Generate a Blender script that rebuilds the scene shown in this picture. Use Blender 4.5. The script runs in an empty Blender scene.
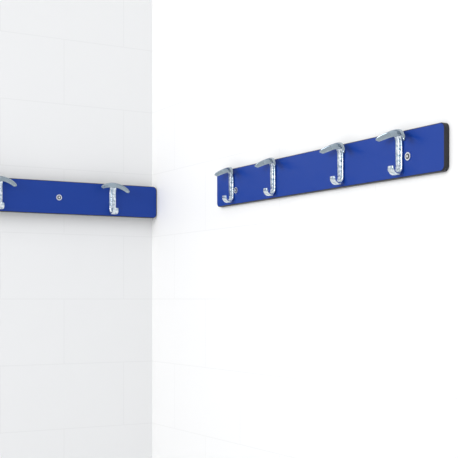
import bpy, bmesh, math
from mathutils import Vector
S=bpy.context.scene
S.view_settings.view_transform='Standard'
S.view_settings.look='None'
S.view_settings.exposure=0
# ---------------- materials
def mat(name,col,rough=.5,metal=0,spec=.5):
    m=bpy.data.materials.new(name); m.use_nodes=True
    b=m.node_tree.nodes['Principled BSDF']
    b.inputs['Base Color'].default_value=(*col,1); b.inputs['Roughness'].default_value=rough
    b.inputs['Metallic'].default_value=metal; b.inputs['Specular IOR Level'].default_value=spec
    return m
def wall_mat(name,axis,col,mort,off):
    m=mat(name,col,.45,0,.3); nt=m.node_tree; b=nt.nodes['Principled BSDF']
    tc=nt.nodes.new('ShaderNodeTexCoord'); sep=nt.nodes.new('ShaderNodeSeparateXYZ'); cmb=nt.nodes.new('ShaderNodeCombineXYZ')
    mp=nt.nodes.new('ShaderNodeMapping'); br=nt.nodes.new('ShaderNodeTexBrick')
    nt.links.new(tc.outputs['Object'],sep.inputs[0])
    nt.links.new(sep.outputs[axis],cmb.inputs['X']); nt.links.new(sep.outputs['Z'],cmb.inputs['Y'])
    nt.links.new(cmb.outputs[0],mp.inputs[0]); mp.inputs['Location'].default_value=off
    nt.links.new(mp.outputs[0],br.inputs['Vector'])
    br.inputs['Color1'].default_value=(*col,1); br.inputs['Color2'].default_value=(*[c*.997 for c in col],1)
    br.inputs['Mortar'].default_value=(*mort,1); br.inputs['Scale'].default_value=1
    br.inputs['Brick Width'].default_value=.4; br.inputs['Row Height'].default_value=.2
    br.inputs['Mortar Size'].default_value=.002; br.inputs['Mortar Smooth'].default_value=.8
    nt.links.new(br.outputs['Color'],b.inputs['Base Color'])
    bu=nt.nodes.new('ShaderNodeBump'); bu.invert=True; bu.inputs['Strength'].default_value=.05; bu.inputs['Distance'].default_value=.001
    nt.links.new(br.outputs['Fac'],bu.inputs['Height']); nt.links.new(bu.outputs[0],b.inputs['Normal'])
    return m
M_blue=mat('blue_laminate',(.003,.040,.29),.40,0,.28)
M_core=mat('black_core',(.006,.006,.010),.5)
M_dark=mat('dark_recess',(.03,.03,.04),.6)
M_steel=mat('screw_steel',(.75,.77,.8),.3,1)
M_metal=mat('cast_aluminium',(.72,.80,.84),.25,1)
nt=M_metal.node_tree; n=nt.nodes.new('ShaderNodeTexNoise'); n.inputs['Scale'].default_value=150; n.inputs['Detail'].default_value=3
tc=nt.nodes.new('ShaderNodeTexCoord'); nt.links.new(tc.outputs['Object'],n.inputs['Vector'])
r=nt.nodes.new('ShaderNodeValToRGB'); r.color_ramp.elements[0].position=.36; r.color_ramp.elements[0].color=(.34,.45,.54,1)
r.color_ramp.elements[1].position=.60; r.color_ramp.elements[1].color=(.82,.87,.91,1)
nt.links.new(n.outputs['Fac'],r.inputs[0]); nt.links.new(r.outputs[0],nt.nodes['Principled BSDF'].inputs['Base Color'])
bu=nt.nodes.new('ShaderNodeBump'); bu.inputs['Strength'].default_value=.12; bu.inputs['Distance'].default_value=.001
nt.links.new(n.outputs['Fac'],bu.inputs['Height']); nt.links.new(bu.outputs[0],nt.nodes['Principled BSDF'].inputs['Normal'])
M_arm=mat('polished_aluminium_arm',(.33,.40,.46),.16,1)  # base colour lowered to paint in dark reflections the surroundings lack

def obj(name,bm,mats,parent=None,smooth=False):
    bmesh.ops.recalc_face_normals(bm,faces=bm.faces)
    me=bpy.data.meshes.new(name); bm.to_mesh(me); bm.free()
    for m in mats: me.materials.append(m)
    if smooth:
        for p in me.polygons: p.use_smooth=True
    o=bpy.data.objects.new(name,me); S.collection.objects.link(o)
    if parent: o.parent=parent
    return o
def box(name,a,b,m):
    bm=bmesh.new(); bmesh.ops.create_cube(bm,size=1)
    for v in bm.verts:
        v.co=Vector([(a[i]+b[i])/2+v.co[i]*(b[i]-a[i]) for i in range(3)])
    return obj(name,bm,[m])
# ---------------- room (corner at origin)
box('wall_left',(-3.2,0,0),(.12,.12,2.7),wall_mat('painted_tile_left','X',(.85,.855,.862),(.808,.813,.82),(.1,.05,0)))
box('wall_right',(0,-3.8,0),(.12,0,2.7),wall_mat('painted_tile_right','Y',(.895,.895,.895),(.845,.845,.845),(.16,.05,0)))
mf=mat('floor_tile',(.8,.8,.8),.4)
box('floor',(-3.2,-3.8,-.1),(.12,.12,0),mf)

# ---------------- rail builder: local frame  X along board (viewer's right), -Y out of the wall, Z up
def rounded_rect(x0,x1,z0,z1,r,n=8):
    pts=[]
    for cx,cz,a0 in((x1-r,z1-r,0),(x0+r,z1-r,90),(x0+r,z0+r,180),(x1-r,z0+r,270)):
        for i in range(n+1):
            a=math.radians(a0+90*i/n); pts.append((cx+r*math.cos(a),cz+r*math.sin(a)))
    return pts
def prism(bm,pts,y0,y1,mi,pts2=None,mi2=None):
    pts2=pts2 or pts
    a=[bm.verts.new((x,y0,z)) for x,z in pts]; b=[bm.verts.new((x,y1,z)) for x,z in pts2]
    fs=[bm.faces.new(a),bm.faces.new(b)]
    k=len(pts)
    for i in range(k): fs.append(bm.faces.new((a[i],a[(i+1)%k],b[(i+1)%k],b[i])))
    for f in fs: f.material_index=mi
    if mi2 is not None: fs[1].material_index=mi2
def board(parent,L,H,t,gap):
    bm=bmesh.new()
    R0=rounded_rect(0,L,-H/2,H/2,.012); e=.0018
    R1=rounded_rect(e,L-e,-H/2+e,H/2-e,.0105)
    prism(bm,R0,-gap,-gap-t+.0015,0)
    prism(bm,R0,-gap-t+.0015,-gap-t,0,R1,1)
    return obj('board',bm,[M_core,M_blue],parent)
def cyl(bm,x,z,y0,y1,r,mi,n=24):
    prism(bm,[(x+r*math.cos(2*math.pi*i/n),z+r*math.sin(2*math.pi*i/n)) for i in range(n)],y0,y1,mi)
def screw(parent,x,z,yf,gap,name):
    bm=bmesh.new()
    cyl(bm,x,z,yf,yf-.0022,.0088,1); cyl(bm,x,z,yf-.0022,yf-.0026,.0058,0); cyl(bm,x,z,yf-.0024,yf-.0032,.0032,1,6)
    if gap>0: cyl(bm,x,z,0,-gap,.009,1)
    return obj(name,bm,[M_dark,M_steel],parent)
def smoothpath(P,n=6):
    out=[]
    for i in range(len(P)-1):
        p0=P[max(i-1,0)];p1=P[i];p2=P[i+1];p3=P[min(i+2,len(P)-1)]
        for k in range(n):
            t=k/n
            out.append(tuple(.5*((2*b)+(-a+c)*t+(2*a-5*b+4*c-d)*t*t+(-a+3*b-3*c+d)*t**3) for a,b,c,d in zip(p0,p1,p2,p3)))
    out.append(tuple(P[-1])); return out
def sweep(bm,P,side,mi=0,n=16):
    """P: (x,y,z,width,thick); side: width axis"""
    P=smoothpath([tuple(c*.001 for c in p) for p in P]); side=Vector(side).normalized(); rings=[]
    for i,p in enumerate(P):
        c=Vector(p[:3]); T=(Vector(P[min(i+1,len(P)-1)][:3])-Vector(P[max(i-1,0)][:3])).normalized()
        N=T.cross(side).normalized(); B=N.cross(T).normalized()
        ring=[]
        for k in range(n):
            a=2*math.pi*(k+.5)/n; ca,sa=math.cos(a),math.sin(a)
            u=math.copysign(abs(ca)**.35,ca)*p[3]/2; w=math.copysign(abs(sa)**.35,sa)*p[4]/2
            ring.append(bm.verts.new(c+B*u+N*w))
        rings.append(ring)
    fs=[]
    for a,b in zip(rings,rings[1:]):
        for k in range(n): fs.append(bm.faces.new((a[k],a[(k+1)%n],b[(k+1)%n],b[k])))
    fs+=[bm.faces.new(rings[0]),bm.faces.new(rings[-1])]
    for f in fs: f.material_index=mi
def hook(parent,x,z,yf,name):
    bm=bmesh.new()
    # flat strap: up-turned lip -> foot -> flat post -> top that leans out to the cross arm
    P=[(0,-26,-26,16,4.5),(0,-25.5,-33,19,5),(0,-20,-40,20,5),(0,-11,-42,21,5),(0,-5,-36,21,5),(0,-3,-28,21,5),(0,-3,-10,21,5),(0,-3,14,21,5),
       (0,-3.5,28,21,5),(0,-6,37,21,5),(0,-10,43,20,5)]
    sweep(bm,P,(1,0,0))
    # raised rib stiffening the post
    sweep(bm,[(0,-5.5,-31,6,2),(0,-7,-24,11,3),(0,-7,0,12,3.5),(0,-7.5,26,12,3.5),(0,-9,38,10,4)],(1,0,0))
    # bowed two-prong cross arm
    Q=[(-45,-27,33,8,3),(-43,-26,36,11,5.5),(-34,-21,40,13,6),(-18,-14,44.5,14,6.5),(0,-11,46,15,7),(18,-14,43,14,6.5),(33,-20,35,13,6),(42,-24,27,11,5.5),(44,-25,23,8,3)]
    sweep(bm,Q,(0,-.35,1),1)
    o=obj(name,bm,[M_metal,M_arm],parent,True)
    o.location=(x,yf,z)
    return o
def rail(loc,rotz,L,H,t,gap,hooks,screws):
    e=bpy.data.objects.new('coat_hook_rail',None); S.collection.objects.link(e)
    e.location=loc; e.rotation_euler=(0,0,rotz); e.empty_display_size=.1
    board(e,L,H,t,gap)
    yf=-gap-t
    for i,(x) in enumerate(hooks): hook(e,x,0,yf,'hook_%d'%(i+1))
    for i,(x,z) in enumerate(screws): screw(e,x,z,yf,gap,'screw_%d'%(i+1))
ZC=1.658
Ll=.98
# left-wall rail
rail((-.002-Ll,0,ZC),0,Ll,.1,.011,.026,[Ll-.855,Ll-.515,Ll-.153],[(Ll-.67,0),(Ll-.328,0)])
# right-wall rail (local X -> -Y world)
Y0=.452
rail((0,-Y0,ZC+.002),-math.pi/2,1.401-Y0,.1,.013,0,[.541-Y0,.756-Y0,1.050-Y0,1.262-Y0],[(.110,-.012),(1.288-Y0,-.007)])

# ---------------- light
w=bpy.data.worlds.new('World'); S.world=w; w.use_nodes=True
w.node_tree.nodes['Background'].inputs[0].default_value=(.99,.995,1,1)
w.node_tree.nodes['Background'].inputs[1].default_value=.84
def area(name,loc,tgt,size,power):
    l=bpy.data.lights.new(name,'AREA'); l.energy=power; l.size=size; l.shape='SQUARE'
    o=bpy.data.objects.new(name,l); S.collection.objects.link(o); o.location=loc
    o.rotation_euler=(Vector(tgt)-Vector(loc)).to_track_quat('-Z','Y').to_euler()
area('added_side_light',(-3.8,-1.3,2.6),(0,-1.0,1.5),1.6,60)  # added area lamp out of view, brightens the right wall more than the left
# ---------------- camera
c=bpy.data.cameras.new('camera'); co=bpy.data.objects.new('camera',c); S.collection.objects.link(co)
co.location=(-1.42,-2.979,1.35); co.rotation_euler=(math.radians(90),0,-math.atan2(.497,.868))
c.sensor_width=36; c.lens=36*1020/458; c.shift_y=70/458; c.clip_start=.01
S.camera=co
